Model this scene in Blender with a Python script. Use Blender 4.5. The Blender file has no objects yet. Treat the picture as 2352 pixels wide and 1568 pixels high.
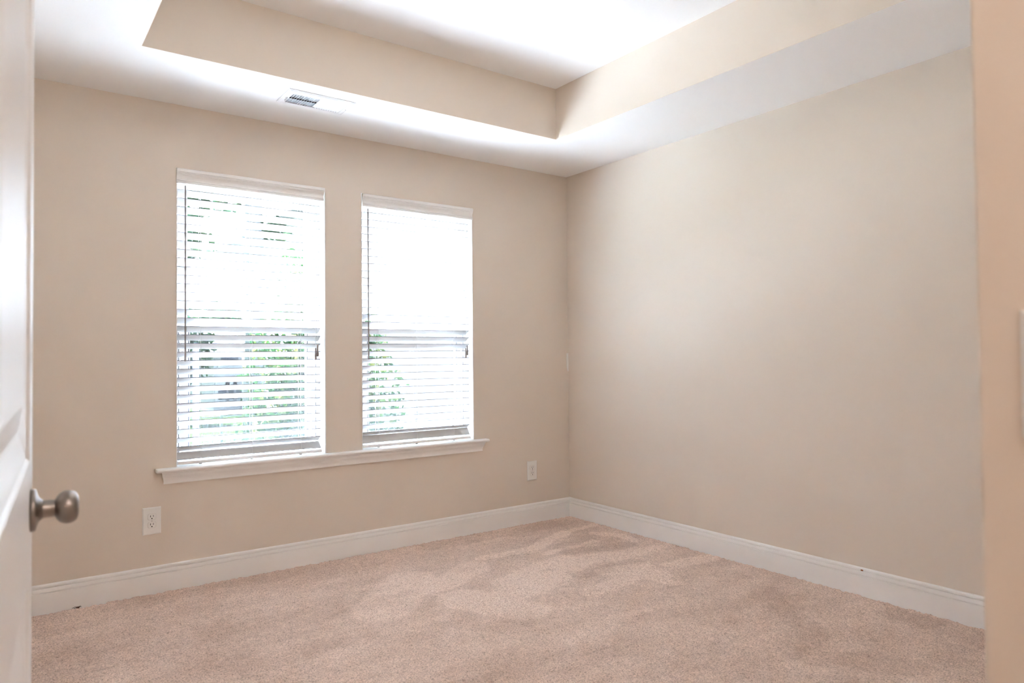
import bpy, bmesh, math, random
import numpy as np
from mathutils import Vector, Matrix

random.seed(7)
rng = np.random.default_rng(11)
SC = bpy.context.scene
COL = SC.collection

# ------------------------------------------------------------------ camera
CAM = (-3.29958, -3.84338, 1.14768)
YAW, PITCH, ROLL, FPX = math.radians(36.0687), math.radians(1.1863), math.radians(-0.5313), 1604.16
cam_data = bpy.data.cameras.new('camera')
cam = bpy.data.objects.new('camera', cam_data)
COL.objects.link(cam)
fwd = Vector((math.sin(YAW) * math.cos(PITCH), math.cos(YAW) * math.cos(PITCH), math.sin(PITCH)))
rgt = Vector((math.cos(YAW), -math.sin(YAW), 0))
upv = rgt.cross(fwd)
r2 = rgt * math.cos(ROLL) + upv * math.sin(ROLL)
u2 = -rgt * math.sin(ROLL) + upv * math.cos(ROLL)
cam.matrix_world = Matrix(((r2.x, u2.x, -fwd.x, CAM[0]), (r2.y, u2.y, -fwd.y, CAM[1]),
                           (r2.z, u2.z, -fwd.z, CAM[2]), (0, 0, 0, 1)))
cam_data.sensor_width = 36.0
cam_data.lens = FPX / 2352 * 36.0
cam_data.clip_start = 0.05
cam_data.dof.use_dof = True
cam_data.dof.focus_distance = 4.1
cam_data.dof.aperture_fstop = 4.2
SC.camera = cam

# ------------------------------------------------------------------ world (overcast sky)
SKY = 1.3
SUN = 75.0
w = bpy.data.worlds.new('overcast_sky')
SC.world = w
w.use_nodes = True
nt = w.node_tree
bg = nt.nodes['Background']
tc = nt.nodes.new('ShaderNodeTexCoord')
sep = nt.nodes.new('ShaderNodeSeparateXYZ')
ramp = nt.nodes.new('ShaderNodeValToRGB')
nt.links.new(tc.outputs['Generated'], sep.inputs[0])
nt.links.new(sep.outputs['Z'], ramp.inputs[0])
ramp.color_ramp.elements[0].position = 0.0
ramp.color_ramp.elements[0].color = (0.74, 0.82, 1.00, 1)
ramp.color_ramp.elements[1].position = 0.8
ramp.color_ramp.elements[1].color = (0.85, 0.97, 1.18, 1)
nt.links.new(ramp.outputs[0], bg.inputs['Color'])
bg.inputs['Strength'].default_value = SKY

sun = bpy.data.lights.new('sun', 'SUN')
sun.energy = SUN
sun.angle = math.radians(3.0)
sun.color = (0.87, 1.0, 1.22)
so_ = bpy.data.objects.new('sun', sun)
so_.rotation_euler = Vector((-0.18, 0.50, 0.85)).to_track_quat('Z', 'Y').to_euler()
so_.location = (-4, 12, 14)
COL.objects.link(so_)

# portals: they emit nothing, they only tell the renderer where the sky comes in
for px in (-2.205, -1.204):
    pl = bpy.data.lights.new('sky_portal', 'AREA')
    pl.shape = 'RECTANGLE'
    pl.size, pl.size_y = 0.80, 1.54
    pl.cycles.is_portal = True
    po = bpy.data.objects.new('sky_portal', pl)
    po.location = (px, 0.175, 1.363)
    po.rotation_euler = (math.radians(-90), 0, 0)
    COL.objects.link(po)

# ------------------------------------------------------------------ exposure / render quality
vs = SC.view_settings
vs.view_transform = 'Standard'
vs.look = 'None'
vs.gamma = 1.0
vs.use_curve_mapping = False
vs.exposure = 2.40
cy = SC.cycles
cy.use_denoising = True
cy.denoiser = 'OPENIMAGEDENOISE'
cy.use_adaptive_sampling = True
cy.adaptive_threshold = 0.015
cy.max_bounces = 12
cy.diffuse_bounces = 8
cy.glossy_bounces = 4
cy.transparent_max_bounces = 16
cy.caustics_reflective = False
cy.caustics_refractive = False
cy.sample_clamp_indirect = 8.0
HALL_FILL_W = 11.5
TRAY_W = 3.8

# ------------------------------------------------------------------ helpers
def lin(r, g, b):
    f = lambda v: (v / 255 / 12.92) if v / 255 <= 0.04045 else ((v / 255 + 0.055) / 1.055) ** 2.4
    return (f(r), f(g), f(b), 1)


def mat(name, col, rough=0.6, metal=0.0, bump=None, spec=0.5, var=0.0):
    m = bpy.data.materials.new(name)
    m.use_nodes = True
    n, l = m.node_tree.nodes, m.node_tree.links
    p = n['Principled BSDF']
    p.inputs['Roughness'].default_value = rough
    p.inputs['Metallic'].default_value = metal
    p.inputs['Specular IOR Level'].default_value = spec
    p.inputs['Base Color'].default_value = col
    if bump or var:
        t = n.new('ShaderNodeTexCoord')
        if var:
            nz = n.new('ShaderNodeTexNoise')
            nz.inputs['Scale'].default_value = 3.0
            nz.inputs['Detail'].default_value = 4
            l.new(t.outputs['Object'], nz.inputs['Vector'])
            mx = n.new('ShaderNodeMix')
            mx.data_type = 'RGBA'
            mx.inputs[6].default_value = tuple(c * (1 - var) for c in col[:3]) + (1,)
            mx.inputs[7].default_value = tuple(min(1, c * (1 + var)) for c in col[:3]) + (1,)
            l.new(nz.outputs['Fac'], mx.inputs[0])
            l.new(mx.outputs[2], p.inputs['Base Color'])
        if bump:
            sc, st, di = bump
            nb = n.new('ShaderNodeTexNoise')
            nb.inputs['Scale'].default_value = sc
            nb.inputs['Detail'].default_value = 3
            l.new(t.outputs['Object'], nb.inputs['Vector'])
            bp = n.new('ShaderNodeBump')
            bp.inputs['Strength'].default_value = st
            bp.inputs['Distance'].default_value = di
            l.new(nb.outputs['Fac'], bp.inputs['Height'])
            l.new(bp.outputs['Normal'], p.inputs['Normal'])
    return m


def through(name, trans, gloss=None, rough=0.02, diffuse=None):
    """thin sheet one can see through: glass pane or insect mesh"""
    m = bpy.data.materials.new(name)
    m.use_nodes = True
    n, l = m.node_tree.nodes, m.node_tree.links
    n.remove(n['Principled BSDF'])
    out = n['Material Output']
    tr = n.new('ShaderNodeBsdfTransparent')
    tr.inputs[0].default_value = trans
    mix = n.new('ShaderNodeMixShader')
    l.new(tr.outputs[0], mix.inputs[1])
    if gloss is not None:
        g = n.new('ShaderNodeBsdfGlossy')
        g.inputs['Roughness'].default_value = rough
        mix.inputs[0].default_value = gloss
        l.new(g.outputs[0], mix.inputs[2])
    else:
        g = n.new('ShaderNodeBsdfDiffuse')
        g.inputs[0].default_value = diffuse[0]
        mix.inputs[0].default_value = diffuse[1]
        l.new(g.outputs[0], mix.inputs[2])
    l.new(mix.outputs[0], out.inputs[0])
    return m


def leaf_mat(name, c1, c2, c3):
    m = bpy.data.materials.new(name)
    m.use_nodes = True
    n, l = m.node_tree.nodes, m.node_tree.links
    n.remove(n['Principled BSDF'])
    out = n['Material Output']
    geo = n.new('ShaderNodeNewGeometry')
    rp = n.new('ShaderNodeValToRGB')
    rp.color_ramp.elements[0].color = c1
    rp.color_ramp.elements[1].color = c3
    e = rp.color_ramp.elements.new(0.6)
    e.color = c2
    l.new(geo.outputs['Random Per Island'], rp.inputs[0])
    d = n.new('ShaderNodeBsdfDiffuse')
    t = n.new('ShaderNodeBsdfTranslucent')
    l.new(rp.outputs[0], d.inputs[0])
    l.new(rp.outputs[0], t.inputs[0])
    mix = n.new('ShaderNodeMixShader')
    mix.inputs[0].default_value = 0.25
    l.new(d.outputs[0], mix.inputs[1])
    l.new(t.outputs[0], mix.inputs[2])
    l.new(mix.outputs[0], out.inputs[0])
    return m


def link(o, parent=None):
    COL.objects.link(o)
    if parent is not None:
        o.parent = parent
        o.matrix_parent_inverse = Matrix.Translation(-parent_loc(parent))
    return o


def parent_loc(p):
    """world offset of a parent: only the top-level empties are moved"""
    return Vector(p.location) if p.parent is None else Vector((0, 0, 0))


def obj(name, bm, m, parent=None, smooth=False, bevel=0.0, segs=2):
    """mesh made in world coordinates"""
    me = bpy.data.meshes.new(name)
    bmesh.ops.recalc_face_normals(bm, faces=bm.faces)
    bm.to_mesh(me)
    bm.free()
    me.materials.append(m)
    if smooth:
        for p in me.polygons:
            p.use_smooth = True
    o = bpy.data.objects.new(name, me)
    link(o, parent)
    if bevel:
        b = o.modifiers.new('bevel', 'BEVEL')
        b.width = bevel
        b.segments = segs
        b.limit_method = 'ANGLE'
        b.angle_limit = math.radians(40)
    return o


def empty(name, loc):
    o = bpy.data.objects.new(name, None)
    o.location = loc
    o.empty_display_size = 0.1
    COL.objects.link(o)
    return o


def tag(o, label, cat, group=None):
    o['label'] = label
    o['category'] = cat
    if group:
        o['group'] = group
    return o


def struct(o):
    o['kind'] = 'structure'
    return o


def box(bm, x0, x1, y0, y1, z0, z1, M=None):
    co = [(x, y, z) for x in (x0, x1) for y in (y0, y1) for z in (z0, z1)]
    v = [bm.verts.new(M @ Vector(c) if M else c) for c in co]
    for f in ((0, 1, 3, 2), (4, 6, 7, 5), (0, 4, 5, 1), (2, 3, 7, 6), (0, 2, 6, 4), (1, 5, 7, 3)):
        bm.faces.new([v[i] for i in f])
    return bm


def boxes(*bs):
    bm = bmesh.new()
    for b in bs:
        box(bm, *b)
    return bm


def extrude(bm, rings):
    """closed loft through rings of equal count, with end caps"""
    R = [[bm.verts.new(p) for p in r] for r in rings]
    n = len(R[0])
    for a, b in zip(R, R[1:]):
        for i in range(n):
            j = (i + 1) % n
            bm.faces.new((a[i], a[j], b[j], b[i]))
    bm.faces.new(R[0][::-1])
    bm.faces.new(R[-1])
    return bm


def lathe(bm, prof, origin, axis, seg=40):
    """prof: (distance along axis, radius)"""
    ax = Vector(axis).normalized()
    t = Vector((0, 0, 1)) if abs(ax.z) < 0.9 else Vector((1, 0, 0))
    a = ax.cross(t).normalized()
    b = ax.cross(a)
    o = Vector(origin)
    rings = []
    for d, r in prof:
        rings.append([o + ax * d + (a * math.cos(k * 2 * math.pi / seg) + b * math.sin(k * 2 * math.pi / seg)) * max(r, 1e-4)
                      for k in range(seg)])
    return extrude(bm, rings)


def tube(bm, pts, rad, seg=8):
    rings = []
    for i, p in enumerate(pts):
        p = Vector(p)
        d = (Vector(pts[min(i + 1, len(pts) - 1)]) - Vector(pts[max(i - 1, 0)])).normalized()
        t = Vector((0, 0, 1)) if abs(d.z) < 0.9 else Vector((1, 0, 0))
        a = d.cross(t).normalized()
        b = d.cross(a)
        r = rad[i] if isinstance(rad, (list, tuple)) else rad
        rings.append([p + (a * math.cos(k * 2 * math.pi / seg) + b * math.sin(k * 2 * math.pi / seg)) * r for k in range(seg)])
    return extrude(bm, rings)


# ------------------------------------------------------------------ materials
WALLC = (0.718, 0.636, 0.548, 1)
M_wall = mat('beige_wall_paint', WALLC, 0.55, bump=(260, 0.08, 0.002))
M_ceil = mat('white_ceiling_paint', (0.90, 0.90, 0.90, 1), 0.85, bump=(220, 0.06, 0.002))
M_trim = mat('white_trim_paint', (0.88, 0.87, 0.855, 1), 0.30)
M_door = mat('white_door_enamel', (0.84, 0.84, 0.84, 1), 0.30, bump=(90, 0.02, 0.001))
M_slat = mat('white_slat_vinyl', (0.60, 0.60, 0.60, 1), 0.42)
M_edge_shade = mat('shaded_slat_edge', (0.10, 0.10, 0.11, 1), 0.6)
M_vinyl = mat('white_window_vinyl', (0.82, 0.83, 0.84, 1), 0.35)
M_gap_shade = mat('dark_gap_shade', (0.05, 0.055, 0.07, 1), 0.7)  # near-black strips stand in for shade in the sash and track gaps
M_cord = mat('white_blind_cord', (0.75, 0.75, 0.75, 1), 0.8)
M_wand = mat('taupe_wand_plastic', (0.24, 0.215, 0.20, 1), 0.35)
M_tassel = mat('taupe_tassel_plastic', (0.26, 0.215, 0.19, 1), 0.45)
M_plate = mat('white_cover_plate_plastic', (0.80, 0.79, 0.76, 1), 0.30)
M_slot = mat('dark_socket_slot', (0.015, 0.013, 0.012, 1), 0.6)
M_screw = mat('painted_screw_head', (0.55, 0.53, 0.50, 1), 0.4)
M_vent = mat('white_register_enamel', (0.82, 0.82, 0.82, 1), 0.35)
M_duct = mat('grey_duct_metal', (0.55, 0.56, 0.60, 1), 0.5)
M_nickel = mat('satin_nickel', (0.31, 0.275, 0.25, 1), 0.34, metal=1.0, bump=(400, 0.04, 0.0005))
M_glass = through('window_glass', (0.95, 0.97, 0.96, 1), gloss=0.05)
M_screen = through('insect_screen_mesh', (1, 1, 1, 1), diffuse=((0.05, 0.05, 0.055, 1), 0.52))
M_brown = mat('brown_husk', lin(150, 90, 45), 0.5)
M_lint = mat('dark_lint', lin(95, 66, 52), 0.9)

# carpet
M_carpet = bpy.data.materials.new('pinkish_beige_cut_pile')
M_carpet.use_nodes = True
n, l = M_carpet.node_tree.nodes, M_carpet.node_tree.links
p = n['Principled BSDF']
p.inputs['Roughness'].default_value = 0.95
p.inputs['Specular IOR Level'].default_value = 0.1
p.inputs['Sheen Weight'].default_value = 0.15
p.inputs['Sheen Roughness'].default_value = 0.6
at = n.new('ShaderNodeAttribute')
at.attribute_name = 'nap'
tcn = n.new('ShaderNodeTexCoord')
nz = n.new('ShaderNodeTexNoise')
nz.inputs['Scale'].default_value = 170
nz.inputs['Detail'].default_value = 4
nz.inputs['Roughness'].default_value = 0.7
l.new(tcn.outputs['Object'], nz.inputs['Vector'])
rp = n.new('ShaderNodeValToRGB')
rp.color_ramp.elements[0].position = 0.30
rp.color_ramp.elements[0].color = (0.34, 0.225, 0.175, 1)
e_ = rp.color_ramp.elements.new(0.42)
e_.color = (0.68, 0.515, 0.425, 1)
rp.color_ramp.elements[2].position = 0.60
rp.color_ramp.elements[2].color = (0.99, 0.80, 0.69, 1)
l.new(nz.outputs['Fac'], rp.inputs[0])
mx = n.new('ShaderNodeMix')
mx.data_type = 'RGBA'
mx.blend_type = 'MULTIPLY'
mx.inputs[0].default_value = 1.0
napr = n.new('ShaderNodeValToRGB')
napr.color_ramp.elements[0].color = (0.80, 0.74, 0.70, 1)
napr.color_ramp.elements[1].color = (1.12, 1.12, 1.12, 1)
l.new(at.outputs['Fac'], napr.inputs[0])
l.new(rp.outputs[0], mx.inputs[6])
l.new(napr.outputs[0], mx.inputs[7])
l.new(mx.outputs[2], p.inputs['Base Color'])
bp = n.new('ShaderNodeBump')
bp.inputs['Strength'].default_value = 0.9
bp.inputs['Distance'].default_value = 0.007
l.new(nz.outputs['Fac'], bp.inputs['Height'])
l.new(bp.outputs['Normal'], p.inputs['Normal'])

# ------------------------------------------------------------------ room shell
H, HT = 2.44, 2.745
XL, YB = -3.41, -3.53          # left wall, back wall
XE, YE = -2.452, -4.95         # entry passage: right side wall, end wall
W1 = (-2.595, -1.8145)
W2 = (-1.5945, -0.8140)
Z0, Z1 = 0.606, 2.119

xs = [XL - 0.16, W1[0], W1[1], W2[0], W2[1], 0.16]
bm = bmesh.new()
for i in range(5):
    if i in (1, 3):
        box(bm, xs[i], xs[i + 1], 0, 0.16, -0.30, Z0 - 0.003)
        box(bm, xs[i], xs[i + 1], 0, 0.16, Z1, HT + 0.3)
    else:
        box(bm, xs[i], xs[i + 1], 0, 0.16, -0.30, HT + 0.3)
bmesh.ops.remove_doubles(bm, verts=bm.verts, dist=1e-5)
struct(obj('wall_front', bm, M_wall))
struct(obj('wall_right', boxes((0, 0.16, YB - 0.12, 0, -0.30, HT + 0.3)), M_wall))
struct(obj('wall_left', boxes((XL - 0.16, XL, YE - 0.12, 0, -0.30, HT + 0.3)), M_wall))
struct(obj('wall_back', boxes((XE + 0.12, 0, YB - 0.12, YB, -0.05, H + 0.05)), M_wall))
struct(obj('wall_entry', boxes((XE, XE + 0.12, YE, YB, -0.05, H + 0.05)), M_wall, bevel=0.004))
struct(obj('wall_entry_end', boxes((XL, XE + 0.12, YE - 0.12, YE, -0.05, H + 0.05)), M_wall))

# tray ceiling
TX0, TX1, TY0, TY1 = -2.845, -0.626, -2.89, -0.642
bm = boxes((XL, 0, TY1, 0, H, H + 0.06), (XL, 0, YE, TY0, H, H + 0.06),
           (XL, TX0, TY0, TY1, H, H + 0.06), (TX1, 0, TY0, TY1, H, H + 0.06),
           (XL, 0, YE, 0, HT, HT + 0.06))
ceil = struct(obj('ceiling', bm, M_ceil))
bm = boxes((TX0 - 0.02, TX1 + 0.02, TY1 - .002, TY1 + 0.02, H + 0.0005, HT), (TX0 - 0.02, TX1 + 0.02, TY0 - 0.02, TY0 + .002, H + 0.0005, HT),
           (TX0 - 0.02, TX0 + .002, TY0, TY1, H + 0.0005, HT), (TX1 - .002, TX1 + 0.02, TY0, TY1, H + 0.0005, HT))
obj('tray_sides', bm, M_wall, ceil)['label'] = 'beige painted upright sides of the tray ceiling'

# ---- floor: cut pile carpet
STROKES = [
    ([(-0.333, -0.348), (-0.019, -0.309)], .030), ([(-0.674, -0.505), (-0.944, -0.517), (-1.089, -0.493)], .045),
    ([(-0.709, -0.789), (-0.928, -0.827), (-1.1, -0.867), (-1.25, -0.912)], .060), ([(-0.529, -0.993), (-0.146, -0.965)], .035),
    ([(-0.207, -0.489), (-0.099, -0.629), (-0.144, -0.742)], .05), ([(-0.583, -1.249), (-0.978, -1.305)], .07),
    ([(-0.611, -1.291), (-0.569, -1.456)], .05), ([(-0.332, -1.25), (-0.056, -1.287)], .07), ([(-0.333, -0.348), (-0.709, -0.5)], .05),
    ([(-0.816, -0.914), (-0.66, -0.881), (-0.485, -0.909)], .10), ([(-0.694, -1.126), (-0.499, -1.16), (-0.538, -1.321)], .08),
    ([(-1.527, -0.775), (-1.21, -0.608)], .10), ([(-1.527, -0.99), (-1.396, -1.292)], .14), ([(-0.33, -0.62), (-0.75, -0.66)], .03),
    ([(-1.0, -1.0), (-1.5, -1.15)], .12), ([(-1.6, -0.6), (-1.9, -0.9)], .16),
]
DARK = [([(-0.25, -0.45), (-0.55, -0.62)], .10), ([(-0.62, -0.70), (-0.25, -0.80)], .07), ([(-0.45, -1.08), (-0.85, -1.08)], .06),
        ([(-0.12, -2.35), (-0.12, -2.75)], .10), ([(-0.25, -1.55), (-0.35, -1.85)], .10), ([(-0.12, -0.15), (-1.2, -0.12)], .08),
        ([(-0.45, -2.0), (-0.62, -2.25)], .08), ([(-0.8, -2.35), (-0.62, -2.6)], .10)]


def smooth_noise(nx, ny, cx, cy):
    """value noise on an nx*ny grid with cells of cx*cy samples"""
    gx, gy = int(nx / cx) + 3, int(ny / cy) + 3
    g = rng.random((gx, gy))
    X = np.arange(nx) / cx
    Y = np.arange(ny) / cy
    xi, yi = X.astype(int), Y.astype(int)
    fx, fy = X - xi, Y - yi
    fx, fy = fx * fx * (3 - 2 * fx), fy * fy * (3 - 2 * fy)
    a = g[xi][:, yi]; b = g[xi + 1][:, yi]; c_ = g[xi][:, yi + 1]; d = g[xi + 1][:, yi + 1]
    fx, fy = fx[:, None], fy[None, :]
    return a * (1 - fx) * (1 - fy) + b * fx * (1 - fy) + c_ * (1 - fx) * fy + d * fx * fy


def seg_dist(PX, PY, pts):
    D = np.full(PX.shape, 9.0)
    for (ax, ay), (bx, by) in zip(pts, pts[1:]):
        dx, dy = bx - ax, by - ay
        t = np.clip(((PX - ax) * dx + (PY - ay) * dy) / (dx * dx + dy * dy), 0, 1)
        D = np.minimum(D, np.hypot(PX - ax - t * dx, PY - ay - t * dy))
    return D


def carpet():
    step = 0.0055
    x = np.arange(XL, 0.0 + step, step)
    y = np.arange(YB - 0.0, 0.0 + step, step)
    nx, ny = len(x), len(y)
    PX, PY = np.meshgrid(x, y, indexing='ij')
    big = 0.55 * smooth_noise(nx, ny, 70, 26) + 0.45 * smooth_noise(nx, ny, 30, 12)
    fine = smooth_noise(nx, ny, 5, 4)
    nap = 0.5 + 0.9 * (big - 0.5) + 0.35 * (fine - 0.5)
    wob = 0.03 * (smooth_noise(nx, ny, 9, 9) - 0.5) + 0.02 * (fine - 0.5)
    for pts, wd in STROKES:
        d = seg_dist(PX, PY, pts) + wob
        nap += 0.50 * np.clip((wd - d) / (0.22 * wd), 0, 1)
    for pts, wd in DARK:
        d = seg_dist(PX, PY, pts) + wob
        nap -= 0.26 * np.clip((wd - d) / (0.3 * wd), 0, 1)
    nap = np.clip(nap, 0, 1)
    h = (smooth_noise(nx, ny, 1.7, 1.7) - 0.75) * 0.0075 + (smooth_noise(nx, ny, 4, 3) - 0.5) * 0.004
    co = np.stack([PX + (rng.random(PX.shape) - .5) * step * .6, PY + (rng.random(PX.shape) - .5) * step * .6, h], -1)
    co[0, :, 0] = XL; co[-1, :, 0] = 0; co[:, 0, 1] = YB; co[:, -1, 1] = 0
    idx = np.arange(nx * ny).reshape(nx, ny)
    q = np.stack([idx[:-1, :-1], idx[1:, :-1], idx[1:, 1:], idx[:-1, 1:]], -1).reshape(-1, 4)
    me = bpy.data.meshes.new('floor')
    me.vertices.add(nx * ny)
    me.vertices.foreach_set('co', co.astype(np.float32).ravel())
    me.loops.add(q.size)
    me.loops.foreach_set('vertex_index', q.astype(np.int32).ravel())
    me.polygons.add(len(q))
    me.polygons.foreach_set('loop_start', np.arange(0, q.size, 4, dtype=np.int32))
    me.update(calc_edges=True)
    me.polygons.foreach_set('use_smooth', np.ones(len(q), dtype=bool))
    a = me.attributes.new('nap', 'FLOAT', 'POINT')
    a.data.foreach_set('value', nap.astype(np.float32).ravel())
    me.materials.append(M_carpet)
    o = bpy.data.objects.new('floor', me)
    COL.objects.link(o)
    struct(o)
    struct(obj('floor_entry', boxes((XL, XE, YE, YB, -0.03, -0.002)), M_carpet))
    struct(obj('floor_slab', boxes((XL - 0.16, 0.16, YE - 0.12, 0, -0.30, -0.03)), M_ceil))


carpet()

# ---- baseboards
BB = [(0, -0.03), (.0150, -0.03), (.0150, .0908), (.0143, .0918), (.0080, .0921), (.0080, .0942), (.0120, .0950), (.0128, .0980), (.0118, .1060), (.0098, .1115),
      (.0050, .1122), (.0050, .1148), (.0100, .1155), (.0104, .1175), (.0100, .1240), (.0075, .1285), (.0035, .1305), (0, .1305)]


def base(name, ringf, ends):
    bm = bmesh.new()
    extrude(bm, [[ringf(e, o, z) for o, z in BB] for e in ends])
    return struct(obj(name, bm, M_trim))


base('baseboard_front', lambda e, o, z: (-o if e else XL, -o, z), (0, 1))
base('baseboard_right', lambda e, o, z: (-o, -o if e else YB, z), (0, 1))
base('baseboard_back', lambda e, o, z: ((0 if e else XE + 0.12), YB + o, z), (0, 1))
base('baseboard_entry', lambda e, o, z: (XE - o, (YB if e else YE), z), (0, 1))

# ------------------------------------------------------------------ windows
def window(i, x0, x1):
    w = struct(empty('window_%d' % i, ((x0 + x1) / 2, 0.08, Z0)))
    t = 0.004
    liner = boxes((x0 - 0.001, x0 + t, 0.0, 0.16, Z0, Z1), (x1 - t, x1 + 0.001, 0.0, 0.16, Z0, Z1), (x0, x1, 0.0005, 0.16, Z1 - t, Z1 + 0.001))
    obj('window_jamb', liner, M_trim, w)
    a, b, zb, zt = x0 + t, x1 - t, Z0, Z1 - t
    f = 0.030
    fr = boxes((a, a + f, 0.085, 0.158, zb, zt), (b - f, b, 0.085, 0.158, zb, zt), (a + f, b - f, 0.085, 0.158, zt - f, zt), (a + f, b - f, 0.085, 0.158, zb, zb + 0.028))
    obj('window_frame', fr, M_vinyl, w, bevel=0.003)
    # upper (outer) sash
    s = 0.040
    ua, ub, uz0, uz1 = a + f + .002, b - f - .002, 1.300, zt - f
    up = boxes((ua, ua + s, .122, .148, uz0, uz1), (ub - s, ub, .122, .148, uz0, uz1), (ua + s, ub - s, .122, .148, uz1 - s, uz1), (ua + s, ub - s, .122, .148, uz0, uz0 + .045))
    us = obj('upper_sash', up, M_vinyl, w, bevel=0.003)
    obj('pane', boxes((ua + s - .004, ub - s + .004, .134, .138, uz0 + .04, uz1 - s + .004)), M_glass, us)
    # lower (inner) sash
    la, lb, lz0, lz1 = a + f + .008, b - f - .008, zb + 0.028, 1.352
    lo = boxes((la, la + s, .090, .116, lz0, lz1), (lb - s, lb, .090, .116, lz0, lz1), (la + s, lb - s, .090, .116, lz0, lz0 + .050),
               (la + s, lb - s, .086, .116, lz1 - .060, lz1), (la + s, lb - s, .080, .086, lz1 - .022, lz1 - .008))
    ls = obj('lower_sash', lo, M_vinyl, w, bevel=0.003)
    obj('pane', boxes((la + s - .004, lb - s + .004, .101, .105, lz0 + .046, lz1 - .056)), M_glass, ls)
    obj('sash_lock', boxes(((x0 + x1) / 2 - .03, (x0 + x1) / 2 + .03, .092, .112, lz1, lz1 + .012)), M_vinyl, ls, bevel=.003)
    seams = boxes((x1 - .077, x1 - .0735, .0885, .0905, lz0 + .05, lz1 - .06), (x0 + .0735, x0 + .077, .0885, .0905, lz0 + .05, lz1 - .06))
    obj('glazing_seam', seams, M_gap_shade, ls)
    tracks = boxes((x1 - .0285, x1 - .0260, .0835, .0855, zb + .03, 1.30), (x0 + .0260, x0 + .0285, .0835, .0855, zb + .03, 1.30))
    obj('track_seam', tracks, M_gap_shade, w)
    # half insect screen outside the lower sash
    sf = boxes((ua, ua + .016, .150, .157, zb + .028, 1.33), (ub - .016, ub, .150, .157, zb + .028, 1.33),
               (ua + .016, ub - .016, .150, .157, zb + .028, zb + .044), (ua + .016, ub - .016, .150, .157, 1.314, 1.33))
    sfo = obj('screen_frame', sf, M_vinyl, w)
    bm = bmesh.new()
    v = [bm.verts.new(q) for q in ((ua, .1535, zb + .03), (ub, .1535, zb + .03), (ub, .1535, 1.325), (ua, .1535, 1.325))]
    bm.faces.new(v)
    obj('insect_mesh', bm, M_screen, sfo)['label'] = 'fine dark insect mesh'
    return w


window(1, *W1)
window(2, *W2)

# ---- stool and apron: one board under both windows
bm = bmesh.new()
SX0, SX1 = -2.690, -0.722
nose = []
for k in range(9):
    a = math.pi / 2 + k * math.pi / 8
    nose.append((-0.040 + 0.009 * math.cos(a), Z0 - 0.009 + 0.009 * math.sin(a)))
ring = [(0.0, Z0)] + nose + [(0.0, Z0 - 0.018)]
extrude(bm, [[(x, y, z) for y, z in ring] for x in (SX0, SX1)])
for a, b in (W1, W2):
    box(bm, a, b, 0.0, 0.088, Z0 - 0.018, Z0)
stool = struct(obj('trim_1', bm, M_trim, bevel=0.002))
stool['label'] = 'white window stool board running under both windows'
AP = [(0, .588), (-.034, .588), (-.034, .582), (-.031, .580), (-.030, .574), (-.027, .566), (-.022, .559), (-.0185, .552), (-.0180, .549),
      (-.0165, .548), (-.0150, .542), (-.0142, .536), (-.0150, .534), (-.0150, .528), (0, .528)]
bm = bmesh.new()
rings = []
for side in (0, 1):
    rings.append([((SX0 + 0.037 + y * 0.55 + .006) if side == 0 else (SX1 - 0.037 - y * 0.55 - .006), y, z) for y, z in AP])
extrude(bm, rings)
obj('apron', bm, M_trim, stool)

# ------------------------------------------------------------------ blinds
PITCH_Z, FIRST_Z, TILT = 0.0436, 2.012, math.radians(32)


def slat(bm, x0, x1, yf, zf, tilt, wdt=0.050, th=0.0034):
    """yf, zf: room-side edge; a shallow-crowned slat running back into the window"""
    c, s = math.cos(tilt), math.sin(tilt)
    top, bot = [], []
    for k in range(7):
        u = k / 6
        crown = 0.0012 * (1 - (2 * u - 1) ** 2)
        py, pz = yf + c * wdt * u, zf - s * wdt * u
        top.append((py + s * (crown + th / 2), pz + c * (crown + th / 2)))
        bot.append((py + s * (crown - th / 2), pz + c * (crown - th / 2)))
    ring = top + bot[::-1]
    n0 = len(bm.faces)
    extrude(bm, [[(x, y, z) for y, z in ring] for x in (x0, x1)])
    bm.faces.ensure_lookup_table()
    bm.faces[n0 + len(ring) - 1].material_index = 1      # room-side edge, its shade put into a dark colour


VAL = [(0.020, 2.1165), (-0.003, 2.1165), (-0.0065, 2.1140), (-0.0075, 2.1120), (-0.0075, 2.0985), (-0.0045, 2.0970), (-0.0045, 2.0955), (-0.0060, 2.0945),
       (-0.0060, 2.0915), (-0.0040, 2.0905), (-0.0040, 2.0890), (-0.0052, 2.0880), (-0.0045, 2.0850), (-0.0022, 2.0800), (-0.0005, 2.0720), (-0.0002, 2.0620),
       (-0.0010, 2.0580), (-0.0028, 2.0570), (-0.0028, 2.0548), (-0.0008, 2.0535), (-0.0008, 2.0515), (-0.0030, 2.0500), (-0.0034, 2.0440), (-0.0020, 2.0412), (0.004, 2.0405), (0.004, 2.10), (0.020, 2.10)]


VAL = [(0.004 - (0.004 - y) * 1.7 if y < 0.004 else y, z) for y, z in VAL]


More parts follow.
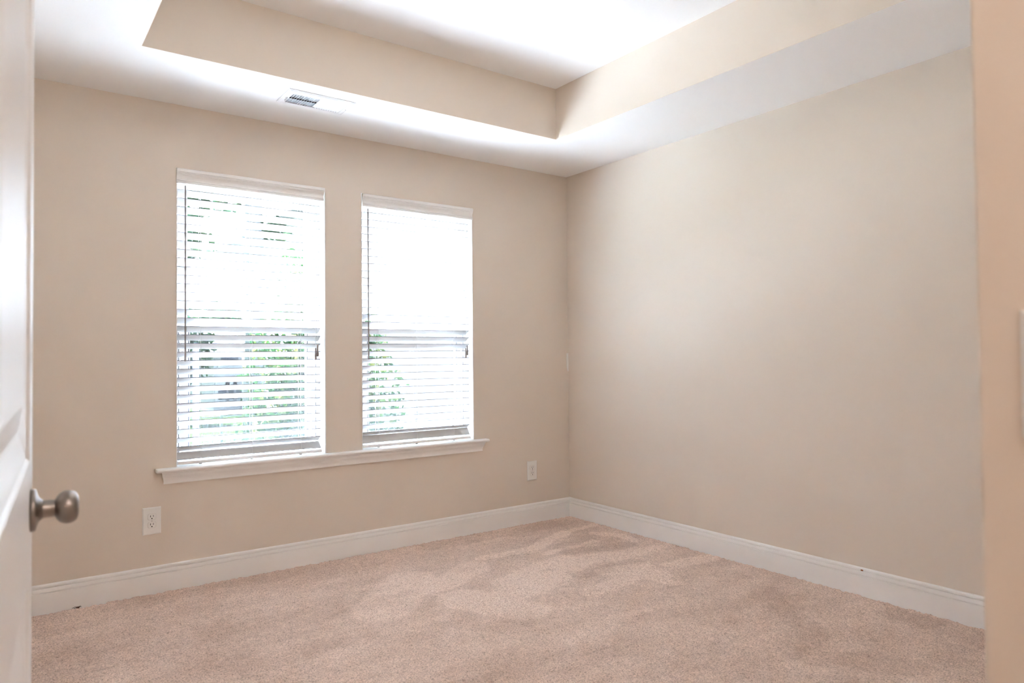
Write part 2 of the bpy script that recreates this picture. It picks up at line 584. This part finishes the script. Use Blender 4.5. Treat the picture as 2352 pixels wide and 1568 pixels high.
def blind(x0, x1, ladders, vx, last_flip, label):
    b = empty('window_blind', ((x0 + x1) / 2, 0.03, Z0))
    tag(b, label, 'blind', 'slatted blinds in the two windows')
    sx0, sx1 = x0 + 0.007, x1 - 0.026
    bm = bmesh.new()
    extrude(bm, [[(x, y, z) for y, z in VAL] for x in vx])
    obj('valance', bm, M_trim, b)
    obj('headrail', boxes((sx0, sx1, 0.021, 0.066, 2.062, 2.112)), M_slat, b, bevel=.002)
    bm = bmesh.new()
    nsl = 31
    for k in range(nsl):
        slat(bm, sx0 + random.uniform(-.001, .001), sx1 + random.uniform(-.001, .001), 0.012 + random.uniform(-.0008, .0008),
             FIRST_Z - PITCH_Z * k, TILT + random.uniform(-.012, .012))
    if last_flip:
        slat(bm, sx0, sx1, 0.014, 0.640, math.radians(-58))
    else:
        slat(bm, sx0, sx1, 0.010, 0.6390, math.radians(-40))
    obj('slats', bm, M_slat, b).data.materials.append(M_edge_shade)
    # bottom rail
    zr = 0.620
    bm = bmesh.new()
    ring = [(0.006, zr - .007), (0.004, zr), (0.006, zr + .008), (0.014, zr + .010), (0.052, zr + .010), (0.058, zr), (0.052, zr - .008)]
    extrude(bm, [[(x, y, z) for y, z in ring] for x in (sx0 + .002, sx1 + .004)])
    rail = obj('bottom_rail', bm, M_trim, b, bevel=.001)
    for lx in ladders:
        obj('rail_plug', lathe(bmesh.new(), [(0, .008), (.004, .008)], (lx, .02, zr - .0115), (0, 0, 1), 14), M_tassel, rail)
    for lx in ladders:
        bm = bmesh.new()
        tube(bm, [(lx, .0095, 2.07), (lx, .0095, zr + .03), (lx - .006, .008, zr + .009)], .0006, 6)
        tube(bm, [(lx, .0095, zr + .03), (lx + .006, .008, zr + .009)], .0006, 6)
        tube(bm, [(lx, .058, 2.07), (lx, .058, zr + .009)], .0006, 6)
        tube(bm, [(lx + .004, .033, 2.07), (lx + .004, .033, zr)], .0007, 6)
        for k in range(nsl):      # rungs under the slats
            zz = FIRST_Z - PITCH_Z * k - .003
            tube(bm, [(lx, .0095, zz), (lx, .058, zz - .029)], .0005, 4)
        obj('ladder_cord', bm, M_cord, b)
    # tilt wand
    wx = sx0 + 0.034
    bm = bmesh.new()
    lathe(bm, [(0, .0030), (.004, .0042), (.02, .0036), (.85, .0040), (.888, .0048), (.894, .0040)], (wx, -.006, 2.030), (0, 0, -1), 8)
    wand = obj('tilt_wand', bm, M_wand, b)
    obj('wand_hook', tube(bmesh.new(), [(wx, .016, 2.062), (wx, .004, 2.052), (wx, -.006, 2.040), (wx, -.006, 2.028)], .0015, 6), M_cord, wand)
    # two pull cords with tassels
    for dx, zt in ((-.034, 1.202), (-.023, 1.220)):
        cx = sx1 + dx
        cord = obj('lift_cord', tube(bmesh.new(), [(cx, .010, 2.065), (cx, -.001, 2.03), (cx, -.004, zt)], .0009, 6), M_cord, b)
        prof = [(0, .0022), (.003, .0036), (.012, .0036), (.030, .0042), (.046, .0060), (.058, .0064), (.064, .0050), (.066, .002)]
        obj('tassel', lathe(bmesh.new(), prof, (cx, -.004, zt), (0, 0, -1), 14), M_tassel, cord, smooth=True)
    return b


blind(W1[0], W1[1], (-2.477, -2.219, -1.954), (W1[0] + .001, W1[1] - .010), False,
      'white slatted blind in the window closer to the open door')
blind(W2[0], W2[1], (-1.481, -1.225, -0.954), (W2[0] + .007, W2[1] - .002), True,
      'white slatted blind in the window closer to the room corner')

# ------------------------------------------------------------------ outlets, switch, strip
def outlet(cx, cz, label):
    o = empty('wall_outlet', (cx, 0, cz))
    tag(o, label, 'outlet', 'duplex outlets under the windows')
    w2, h2 = .0415, .066
    bm = bmesh.new()
    rings = []
    for d, y in ((0, 0), (0, -.003), (.005, -.0058)):
        rings.append([(cx - w2 + d, y, cz - h2 + d), (cx + w2 - d, y, cz - h2 + d), (cx + w2 - d, y, cz + h2 - d), (cx - w2 + d, y, cz + h2 - d)])
    extrude(bm, rings)
    obj('cover_plate', bm, M_plate, o)
    for s in (1, -1):
        zc = cz + s * .0195
        pts = []
        for k in range(28):
            a = k * 2 * math.pi / 28
            pts.append((max(-.0172, min(.0172, .0190 * math.cos(a))), max(-.0135, min(.0135, .0185 * math.sin(a)))))
        bm = bmesh.new()
        extrude(bm, [[(cx + a * q, y, zc + b * q) for a, b in pts] for q, y in ((1.04, -.0040), (1.04, -.0062), (.97, -.0078))])
        sk = obj('socket', bm, M_plate, o)
        rim = bmesh.new()
        extrude(rim, [[(cx + a * q, y, zc + b * q) for a, b in pts] for q, y in ((1.10, -.0040), (1.10, -.0060))])
        obj('socket_seam', rim, M_screw, sk)
        bm = boxes((cx - .0075, cx - .0050, -.0081, -.0070, zc - .0010, zc + .0085), (cx + .0050, cx + .0073, -.0081, -.0070, zc + .0003, zc + .0083))
        lathe(bm, [(0, .0029), (.0011, .0029)], (cx, -.0070, zc - .0075), (0, -1, 0), 14)
        obj('socket_slots', bm, M_slot, sk)
    obj('screw', lathe(bmesh.new(), [(0, .0028), (.0012, .0028), (.0020, .0015)], (cx, -.0055, cz), (0, -1, 0), 12), M_screw, o)
    return o


outlet(-2.7055, 0.3535, 'white duplex outlet low on the beige wall near the open door')
outlet(-0.3400, 0.3550, 'white duplex outlet low on the beige wall near the room corner')

# slim strip in the corner of the room
bm = bmesh.new()
ring0 = [(-.001, -.0005, 1.164), (-.0185, -.0005, 1.164), (-.0185, -.0005, 1.068), (-.009, -.0005, 1.034), (-.001, -.0005, 1.034)]
extrude(bm, [[(x, y, z) for x, y, z in ring0], [(x, -.006, z) for x, y, z in ring0]])
tag(obj('corner_strip', bm, M_plate, bevel=.001), 'slim white upright plastic strip tucked in the room corner', 'plate')

# light switch on the entry wall
so = empty('light_switch', (XE, -3.62, 1.126))
tag(so, 'white light switch plate on the near beige wall at the right edge', 'switch')
yf, yn, z0, z1 = -3.571, -3.654, 1.0605, 1.190
bm = bmesh.new()
rings = []
for d, x in ((0, XE), (0, XE - .003), (.006, XE - .0062)):
    rings.append([(x, yf - d, z0 + d), (x, yn + d, z0 + d), (x, yn + d, z1 - d), (x, yf - d, z1 - d)])
extrude(bm, rings)
obj('cover_plate', bm, M_plate, so)
tg = boxes((XE - .0085, XE - .005, (yf + yn) / 2 - .0055, (yf + yn) / 2 + .0055, 1.113, 1.138))
tgo = obj('toggle', tg, M_plate, so, bevel=.001)
for zz in (1.084, 1.167):
    obj('screw', lathe(bmesh.new(), [(0, .003), (.001, .003)], (XE - .0060, (yf + yn) / 2, zz), (-1, 0, 0), 12), M_screw, so)

# ------------------------------------------------------------------ ceiling register
vx0, vx1, vy0, vy1 = -2.197, -1.856, -0.541, -0.336
zc = H
v = empty('ceiling_vent', ((vx0 + vx1) / 2, (vy0 + vy1) / 2, H))
tag(v, 'white rectangular air register in the lower ceiling above the windows', 'vent')
ox0, ox1, oy0, oy1 = -2.166, -1.886, -0.500, -0.368
bm = bmesh.new()


def ringrect(x0, x1, y0, y1, z):
    return [(x0, y0, z), (x1, y0, z), (x1, y1, z), (x0, y1, z)]


R = [[bm.verts.new(q) for q in r] for r in (ringrect(vx0, vx1, vy0, vy1, zc), ringrect(vx0, vx1, vy0, vy1, zc - .003),
                                           ringrect(vx0 + .010, vx1 - .010, vy0 + .010, vy1 - .010, zc - .009),
                                           ringrect(ox0, ox1, oy0, oy1, zc - .009), ringrect(ox0, ox1, oy0, oy1, zc - .001))]
for a, b in zip(R, R[1:]):
    for i in range(4):
        bm.faces.new((a[i], a[(i + 1) % 4], b[(i + 1) % 4], b[i]))
obj('vent_frame', bm, M_vent, v)
obj('duct_opening', boxes((ox0, ox1, oy0, oy1, zc - .0012, zc - .0002)), M_duct, v)
bm = bmesh.new()
nl = 22
pw = (ox1 - ox0) / nl
ym = (oy0 + oy1) / 2
for k in range(nl + 1):
    x = ox0 + k * pw
    left = k <= nl // 2
    sgn = 1 if left else -1
    a = math.radians(38 if left else 62)
    M = Matrix.Translation((x, 0, zc - .0055)) @ Matrix.Rotation(sgn * a, 4, 'Y')
    hl = .006 if left else .0090
    box(bm, -.0005, .0005, oy0, oy1, -hl, hl, M)
obj('louvres', bm, M_vent, v)
obj('mullion_bar', boxes((ox0, (ox0 + ox1) / 2, ym - .003, ym + .003, zc - .0075, zc - .0035)), M_slot, v)
obj('damper_lever', boxes((ox0 - .012, ox0 - .009, ym - .010, ym + .032, zc - .016, zc - .008)), M_screw, v, bevel=.001)
for sx in (vx0 + .016, vx1 - .016):
    obj('screw', lathe(bmesh.new(), [(0, .0035), (.0016, .0035), (.003, .0015)], (sx, ym, zc - .0085), (0, 0, -1), 12), M_screw, v)

# ------------------------------------------------------------------ door (opened flat along the left wall)
EDGE = Vector((-3.2603, -2.453, 0))
G = math.radians(1.62 + 2.1)
dirn = Vector((-math.sin(G), -math.cos(G), 0))       # from latch edge towards the hinges
nrm = Vector((math.cos(G), -math.sin(G), 0))         # the face seen from the room
DW, DT, DZ0, DZ1 = 0.762, 0.035, 0.012, 2.04
door = struct(empty('door_1', tuple(EDGE + dirn * DW)))


def dP(s, d, z):
    """s along the leaf from the latch edge, d outwards of the face"""
    return EDGE + dirn * s + nrm * d + Vector((0, 0, z))


bm = bmesh.new()
ST, TOPR, LOCK0, LOCK1, BOT = 0.100, 0.115, 0.825, 0.994, 0.235


def quad(a, b, c_, d):
    bm.faces.new([bm.verts.new(q) for q in (a, b, c_, d)])


def face_panel(side):
    f = 0.0 if side == 1 else -DT
    g = side
    def P(s, d, z):
        return dP(s, f + g * d, z)
    holes = [(ST, DW - ST, BOT, LOCK0), (ST, DW - ST, LOCK1, DZ1 - TOPR)]
    quad(P(0, 0, DZ0), P(ST, 0, DZ0), P(ST, 0, DZ1), P(0, 0, DZ1))
    quad(P(DW - ST, 0, DZ0), P(DW, 0, DZ0), P(DW, 0, DZ1), P(DW - ST, 0, DZ1))
    for z0, z1 in ((DZ0, BOT), (LOCK0, LOCK1), (DZ1 - TOPR, DZ1)):
        quad(P(ST, 0, z0), P(DW - ST, 0, z0), P(DW - ST, 0, z1), P(ST, 0, z1))
    for s0, s1, z0, z1 in holes:
        steps = [(0, 0), (.005, -.004), (.012, -.0050), (.044, -.0120), (.050, -.0125), (.056, -.0115), (.088, -.0040), (.091, -.0035)]
        rr = [[P(s0 + o, d, z0 + o), P(s1 - o, d, z0 + o), P(s1 - o, d, z1 - o), P(s0 + o, d, z1 - o)] for o, d in steps]
        rv = [[bm.verts.new(q) for q in r] for r in rr]
        for a, b in zip(rv, rv[1:]):
            for i in range(4):
                bm.faces.new((a[i], a[(i + 1) % 4], b[(i + 1) % 4], b[i]))
        bm.faces.new(rv[-1])


face_panel(1)
face_panel(-1)
for s0, s1 in ((0, 0), (DW, DW)):
    quad(dP(s0, 0, DZ0), dP(s0, -DT, DZ0), dP(s0, -DT, DZ1), dP(s0, 0, DZ1))
for z in (DZ0, DZ1):
    quad(dP(0, 0, z), dP(DW, 0, z), dP(DW, -DT, z), dP(0, -DT, z))
bmesh.ops.remove_doubles(bm, verts=bm.verts, dist=1e-5)
leaf = obj('door_leaf', bm, M_door, door, bevel=.0015)
KZ, KS = 0.914, 0.064
kprof_rose = [(0, .0325), (.0055, .0325), (.0070, .0318), (.0085, .026), (.0110, .019), (.0140, .0160), (.016, .0148)]
kprof = [(.012, .0145), (.018, .0138), (.030, .0132), (.0315, .0125), (.0325, .0130), (.0345, .0175), (.038, .0220), (.043, .0252), (.048, .0262), (.053, .0258),
         (.058, .0238), (.0615, .0205), (.0635, .0160), (.0645, .0090), (.0648, .001)]
for side in (1, -1):
    org = dP(KS, 0 if side == 1 else -DT, KZ)
    ax = nrm * side
    kn = obj('door_knob', lathe(bmesh.new(), kprof, org, ax, 48), M_nickel, leaf, smooth=True)
    kn['label'] = 'satin nickel round door knob'
    obj('knob_rose', lathe(bmesh.new(), kprof_rose, org, ax, 48), M_nickel, leaf, smooth=True)
obj('latch_plate', boxes((0, 0, 0, 0, 0, 0)) if False else extrude(bmesh.new(), [[dP(-.0008, -DT / 2 - .0125, KZ - .028), dP(-.0008, -DT / 2 + .0125, KZ - .028),
     dP(-.0008, -DT / 2 + .0125, KZ + .028), dP(-.0008, -DT / 2 - .0125, KZ + .028)], [dP(.001, -DT / 2 - .0125, KZ - .028), dP(.001, -DT / 2 + .0125, KZ - .028),
     dP(.001, -DT / 2 + .0125, KZ + .028), dP(.001, -DT / 2 - .0125, KZ + .028)]]), M_nickel, leaf)
for zz in (0.20, 1.02, 1.85):
    p0 = dP(DW + .004, -.004, zz)
    obj('hinge', lathe(bmesh.new(), [(0, .006), (.09, .006)], p0, (0, 0, 1), 12), M_nickel, leaf)
# casing the door is hung on, against the left wall
hp = EDGE + dirn * DW
struct(obj('trim_2', boxes((XL, XL + .085, hp.y - .075, hp.y - .012, 0, 2.10)), M_trim, bevel=.004))

# ------------------------------------------------------------------ added fill light on the entry ceiling (unseen, behind the camera)
lt = empty('ceiling_light', (-2.93, -4.45, H))
tag(lt, 'added unseen dome light filling the entry passage', 'lamp')
obj('light_base', lathe(bmesh.new(), [(0, .15), (.02, .15), (.025, .14)], (-2.93, -4.45, H), (0, 0, -1), 40), M_nickel, lt)
M_dome = bpy.data.materials.new('frosted_lit_dome')
M_dome.use_nodes = True
pd = M_dome.node_tree.nodes['Principled BSDF']
pd.inputs['Base Color'].default_value = (0.9, 0.85, 0.75, 1)
pd.inputs['Emission Color'].default_value = (0.97, 0.89, 0.88, 1)
pd.inputs['Emission Strength'].default_value = HALL_FILL_W
dome = [(0.025 + .075 * math.sin(a), .135 * math.cos(a)) for a in [k * math.pi / 20 for k in range(11)]]
obj('glass_dome', lathe(bmesh.new(), dome, (-2.93, -4.45, H), (0, 0, -1), 40), M_dome, lt, smooth=True)

lt2 = empty('ceiling_light', (-1.735, -1.766, HT))
tag(lt2, 'frosted dome ceiling light in the middle of the tray ceiling', 'lamp')
obj('light_base', lathe(bmesh.new(), [(0, .17), (.018, .17), (.022, .16)], (-1.735, -1.766, HT), (0, 0, -1), 40), M_nickel, lt2)
M_dome2 = M_dome.copy()
M_dome2.name = 'frosted_lit_dome_tray'
M_dome2.node_tree.nodes['Principled BSDF'].inputs['Emission Strength'].default_value = TRAY_W
M_dome2.node_tree.nodes['Principled BSDF'].inputs['Emission Color'].default_value = (1.0, 0.94, 0.88, 1)
dome = [(0.022 + .075 * math.sin(a), .155 * math.cos(a)) for a in [k * math.pi / 20 for k in range(11)]]
obj('glass_dome', lathe(bmesh.new(), dome, (-1.735, -1.766, HT), (0, 0, -1), 40), M_dome2, lt2, smooth=True)

# ------------------------------------------------------------------ small bits
bm = bmesh.new()
bmesh.ops.create_uvsphere(bm, u_segments=14, v_segments=8, radius=1)
bmesh.ops.transform(bm, matrix=Matrix.Translation((-.0105, -2.123, .1190)) @ Matrix.Diagonal((.0040, .0068, .0036, 1)), verts=bm.verts)
tag(obj('seed_husk', bm, M_brown, smooth=True), 'tiny brown husk lying on the ledge of the right baseboard', 'debris')
bm = bmesh.new()
for k in range(14):
    a = random.uniform(0, 6.28)
    q = Vector((-3.018 + random.uniform(-.008, .008), -.019 + random.uniform(-.003, .003), -.001))
    tube(bm, [q, q + Vector((.006 * math.cos(a), -.002, .007)), q + Vector((.012 * math.cos(a), -.003, .004 + .006 * random.random()))], .0011, 5)
tag(obj('lint_tuft', bm, M_lint), 'small dark tuft of lint on the carpet against the window wall baseboard', 'lint')

# ------------------------------------------------------------------ outdoors
GZ = -0.40
M_lawn = mat('lawn_grass', (0.014, 0.025, 0.006, 1), 0.95, bump=(40, 0.6, 0.05), var=0.35, spec=0.0)
M_mulch = mat('pine_straw', (0.04, 0.016, 0.013, 1), 0.95, bump=(60, 0.6, 0.03), var=0.3, spec=0.0)
M_side = mat('pale_lap_siding', (0.50, 0.50, 0.51, 1), 0.7)
M_house = mat('white_house_siding', (0.26, 0.27, 0.29, 1), 0.7)
M_roof = mat('grey_shingle_roof', (0.16, 0.17, 0.20, 1), 0.9, bump=(30, .5, .02))
M_dark = mat('dark_house_glass', (0.02, 0.026, 0.042, 1), 0.7, spec=0.1)
M_post = mat('slate_metal_post', (0.10, 0.13, 0.19, 1), 0.5)
M_wire = mat('green_fence_wire', (0.10, 0.14, 0.12, 1), 0.6)
M_bark = mat('pale_grey_bark', (0.20, 0.22, 0.25, 1), 0.9, bump=(25, .6, .02))
M_leafA = leaf_mat('maple_leaf', (0.008, 0.032, 0.012, 1), (0.030, 0.078, 0.020, 1), (0.13, 0.14, 0.04, 1))
M_leafB = leaf_mat('far_tree_leaf', (0.012, 0.034, 0.018, 1), (0.026, 0.060, 0.030, 1), (0.060, 0.090, 0.038, 1))

struct(obj('ground', boxes((-60, 90, 0.16, 120, GZ - .3, GZ)), M_lawn))
M_bounce = mat('pale_bounce_ground', (0.70, 0.70, 0.69, 1), 0.9, bump=(30, .3, .004), var=0.06)
struct(obj('bounce_strip', boxes((-6.5, 4.2, 2.1, 4.6, GZ - .1, GZ + .02)), M_bounce))  # unseen pale strip, added to bounce sunlight up between the slats
M_dark_ground = mat('added_dark_ground', (0.045, 0.03, 0.022, 1), 0.95, bump=(40, .8, .03), var=0.3)
bedo = struct(obj('added_dark_bed', boxes((-6.5, 4.2, 0.165, 2.1, GZ - .1, GZ + .03)), M_dark_ground))  # unseen dark ground, added to keep bounced light off the slat undersides


def leaves(name, blobs, count, size, m, parent):
    """blobs: (centre, radii); leaves are small folded quads"""
    vols = np.array([b[1][0] * b[1][1] * b[1][2] for b in blobs]) ** (2 / 3)
    which = rng.choice(len(blobs), count, p=vols / vols.sum())
    C = np.array([b[0] for b in blobs])[which]
    Rr = np.array([b[1] for b in blobs])[which]
    d = rng.normal(size=(count, 3))
    d /= np.linalg.norm(d, axis=1)[:, None]
    rad = rng.random(count) ** 0.45
    P = C + d * Rr * rad[:, None]
    u = rng.normal(size=(count, 3)); u /= np.linalg.norm(u, axis=1)[:, None]
    v_ = np.cross(u, rng.normal(size=(count, 3))); v_ /= np.linalg.norm(v_, axis=1)[:, None]
    s = (size * (0.6 + 0.8 * rng.random(count)))[:, None]
    co = np.stack([P - u * s, P - v_ * s * .55 , P + u * s, P + v_ * s * .55], 1).reshape(-1, 3)
    me = bpy.data.meshes.new(name)
    me.vertices.add(count * 4)
    me.vertices.foreach_set('co', co.astype(np.float32).ravel())
    me.loops.add(count * 4)
    me.loops.foreach_set('vertex_index', np.arange(count * 4, dtype=np.int32))
    me.polygons.add(count)
    me.polygons.foreach_set('loop_start', np.arange(0, count * 4, 4, dtype=np.int32))
    me.update(calc_edges=True)
    me.materials.append(m)
    o = bpy.data.objects.new(name, me)
    return link(o, parent)


def tree(x, y, trunk_r, trunk_h, blobs, count, size, m, label, name, group=None):
    t = empty(name, (x, y, GZ))
    tag(t, label, 'tree', group)
    bm = bmesh.new()
    tube(bm, [(x, y, GZ - .05), (x + .02, y, GZ + trunk_h * .35), (x - .03, y + .02, GZ + trunk_h * .7), (x, y, GZ + trunk_h)],
         [trunk_r, trunk_r * .85, trunk_r * .65, trunk_r * .35], 10)
    for (c_, r_) in blobs:
        q = Vector((x, y, max(GZ + .3 * trunk_h, min(GZ + trunk_h * .95, c_[2] - .3 * r_[2]))))
        tube(bm, [q, (q + Vector(c_)) / 2 + Vector((0, 0, .05)), c_], [trunk_r * .4, trunk_r * .28, trunk_r * .12], 6)
    obj('trunk', bm, M_bark, t, smooth=True)
    leaves('foliage', blobs, count, size, m, t)
    return t


def at(px, dist):
    """x, y on the ground where the photo column px lies at a given y distance from the camera"""
    a = YAW + math.atan((px - 1176) / FPX)
    return CAM[0] + dist * math.tan(a), CAM[1] + dist


# young maple right outside, hidden in the middle by the wall between the windows
MX, MY = 0.62, 6.4
bl = [((MX + dx * 1.42, MY + dy, CAM[2] + (dz - CAM[2]) * 1.42), (rx * 1.42, ry, rz * 1.42)) for dx, dy, dz, rx, ry, rz in
      ((-.12, .1, .35, .80, .9, .60), (.20, 0, .75, .75, .9, .65), (-.34, .05, .85, .50, .8, .55), (0, .1, 1.35, .75, .9, .55), (.45, -.1, .10, .62, .8, .36),
       (-.25, 0, .0, .75, .8, .30), (0, .1, 1.95, .50, .7, .50))]
tree(MX, MY, .06, 3.2, bl, 12000, .052, M_leafA, 'young leafy maple tree growing outside, seen through both windows', 'maple_tree')

# tall pale trunk further back
x, y = at(585, 15.0)
bl = [((x - 1.2, y, 4.6), (1.0, .9, .6)), ((x + .25, y + .2, 5.2), (.75, .7, .5)), ((x - .8, y, 6.6), (1.4, 1.2, .9)), ((x - 1.6, y - .2, 3.4), (.8, .7, .35)), ((x + .35, y, 3.9), (.5, .5, .25))]
tree(x, y, .24, 8.0, bl, 1500, .13, M_leafB, 'tall thin-leaved tree with a pale trunk behind the left window', 'tall_tree')

# dense trees at the end of the lawn, far left
far = [(450, 18.0, [(0, 1.5, .42, .90), (-.35, .9, .35, .5)], 1500, .07, 'slim green tree on the lawn at the left edge of the left window'),
       (500, 33.0, [(0, 2.6, 1.3, 1.1), (-.9, 1.8, .9, 1.0)], 1800, .15, 'dense green tree rising behind the white house across the lawn'),
       (400, 31.0, [(0, 1.6, 1.2, 1.2), (.5, .9, .8, .8)], 1800, .14, 'wide dense green tree at the far left beyond the lawn')]
for px, dist, bs, cnt, sz, lb in far:
    x, y = at(px, dist)
    bl = [((x + dx, y, z), (rx, rx, rz)) for dx, z, rx, rz in bs]
    tree(x, y, .08, bs[0][1] - GZ, bl, cnt, sz, M_leafB, lb, 'background_tree', 'far trees beyond the lawn')


def house(name, x0, x1, y0, depth, zt, roof_h, m, label, wins, porch=None, lap=0.15, gable=False):
    h = empty(name, ((x0 + x1) / 2, y0 + depth / 2, GZ))
    tag(h, label, 'house')
    bm = bmesh.new()
    box(bm, x0, x1, y0, y0 + depth, GZ - .1, zt)
    z = GZ
    while z < zt - lap * .3:               # lap siding boards
        zz = min(z + lap, zt)
        ring = [(y0, z), (y0 - .022, z + .002), (y0 - .004, zz), (y0, zz)]
        extrude(bm, [[(x, yy, q) for yy, q in ring] for x in (x0, x1)])
        z += lap
    obj('siding', bm, m, h)
    bm = bmesh.new()
    o = .35
    if gable:
        xm = (x0 + x1) / 2
        ring = [(x0 - o, zt - .05), (xm, zt + roof_h), (x1 + o, zt - .05), (x1 + o, zt - .2), (x0 - o, zt - .2)]
        extrude(bm, [[(a, yy, q) for a, q in ring] for yy in (y0 - o, y0 + depth + o)])
    else:
        ym = y0 + depth / 2
        ring = [(y0 - o, zt - .05), (ym, zt + roof_h), (y0 + depth + o, zt - .05), (y0 + depth + o, zt - .2), (y0 - o, zt - .2)]
        extrude(bm, [[(xx, a, q) for a, q in ring] for xx in (x0 - o, x1 + o)])
    obj('roof', bm, M_roof, h)
    for a, b, c_, d in wins:
        fr = obj('house_window', boxes((a - .08, b + .08, y0 - .05, y0 - .001, c_ - .08, d + .08)), m, h)
        obj('pane', boxes((a, b, y0 - .06, y0 - .04, c_, d)), M_dark, fr)
    return h


# house across the lawn, seen in the left window
Dh = 21.0
hx0, hy = at(490, Dh)
hx1, _ = at(592, Dh)
def hx(px): return at(px, Dh)[0]
def hz(py): return CAM[2] + (817 - py) / FPX * Dh * 1.045
hs = house('far_house', hx0, hx1, hy, 5.0, hz(800), 0.9, M_house, 'white house with dark windows across the lawn behind the left window',
           [(hx(506), hx(546), hz(832), hz(810)), (hx(500), hx(519), hz(902), hz(872)), (hx(524), hx(536), hz(902), hz(872)), (hx(541), hx(553), hz(902), hz(872)),
            (hx(560), hx(575), hz(916), hz(884))])
# pale siding of the next-door house, seen in the right window
nx, ny = at(930, 12.5)
house('next_door_house', nx - 1.0, nx + 9.0, ny, 8.0, 4.6, 2.2, M_side, 'pale house with lap siding close by behind the right window',
      [(nx + 2.2, nx + 3.2, 1.45, 2.6)], gable=True)

# garden bits
px_, py_ = at(450, 8.6)
tag(obj('garden_post', lathe(bmesh.new(), [(0, .036), (1.70, .036), (1.73, .02)], (px_, py_, GZ), (0, 0, 1), 14), M_post),
    'slim slate-grey post standing on the lawn outside the left window', 'post')
mx0, my0 = at(395, 9.6)
mx1, my1 = at(498, 10.6)
bm = bmesh.new()
ringm = [(mx0, my0), (mx1 - .5, my0), (mx1, my0 + .7), (mx1 - .4, my1), (mx0, my1)]
extrude(bm, [[(a, b, GZ - .02) for a, b in ringm], [(a, b, GZ + .05) for a, b in ringm]])
o = obj('straw_bed', bm, M_mulch)
tag(o, 'reddish brown pine straw bed on the lawn behind the left blind', 'mulch')
o['kind'] = 'stuff'
fe = empty('wire_fence', (at(480, 11.9)[0], at(480, 11.9)[1], GZ))
tag(fe, 'thin green wire fence crossing the lawn behind the left window', 'fence')
fx0, fy = at(400, 11.9)
fx1, _ = at(640, 11.9)
bm = bmesh.new()
k = 0
while fx0 + k * .07 < fx1:
    box(bm, fx0 + k * .07, fx0 + k * .07 + .006, fy, fy + .006, GZ, GZ + .62)
    k += 1
box(bm, fx0, fx1, fy, fy + .012, GZ + .60, GZ + .62)
obj('wire_panel', bm, M_wire, fe)
for px in (412, 508, 570, 632):
    xx = at(px, 11.9)[0]
    obj('fence_post', boxes((xx - .02, xx + .02, fy - .02, fy + .02, GZ, GZ + .70)), M_wire, fe)
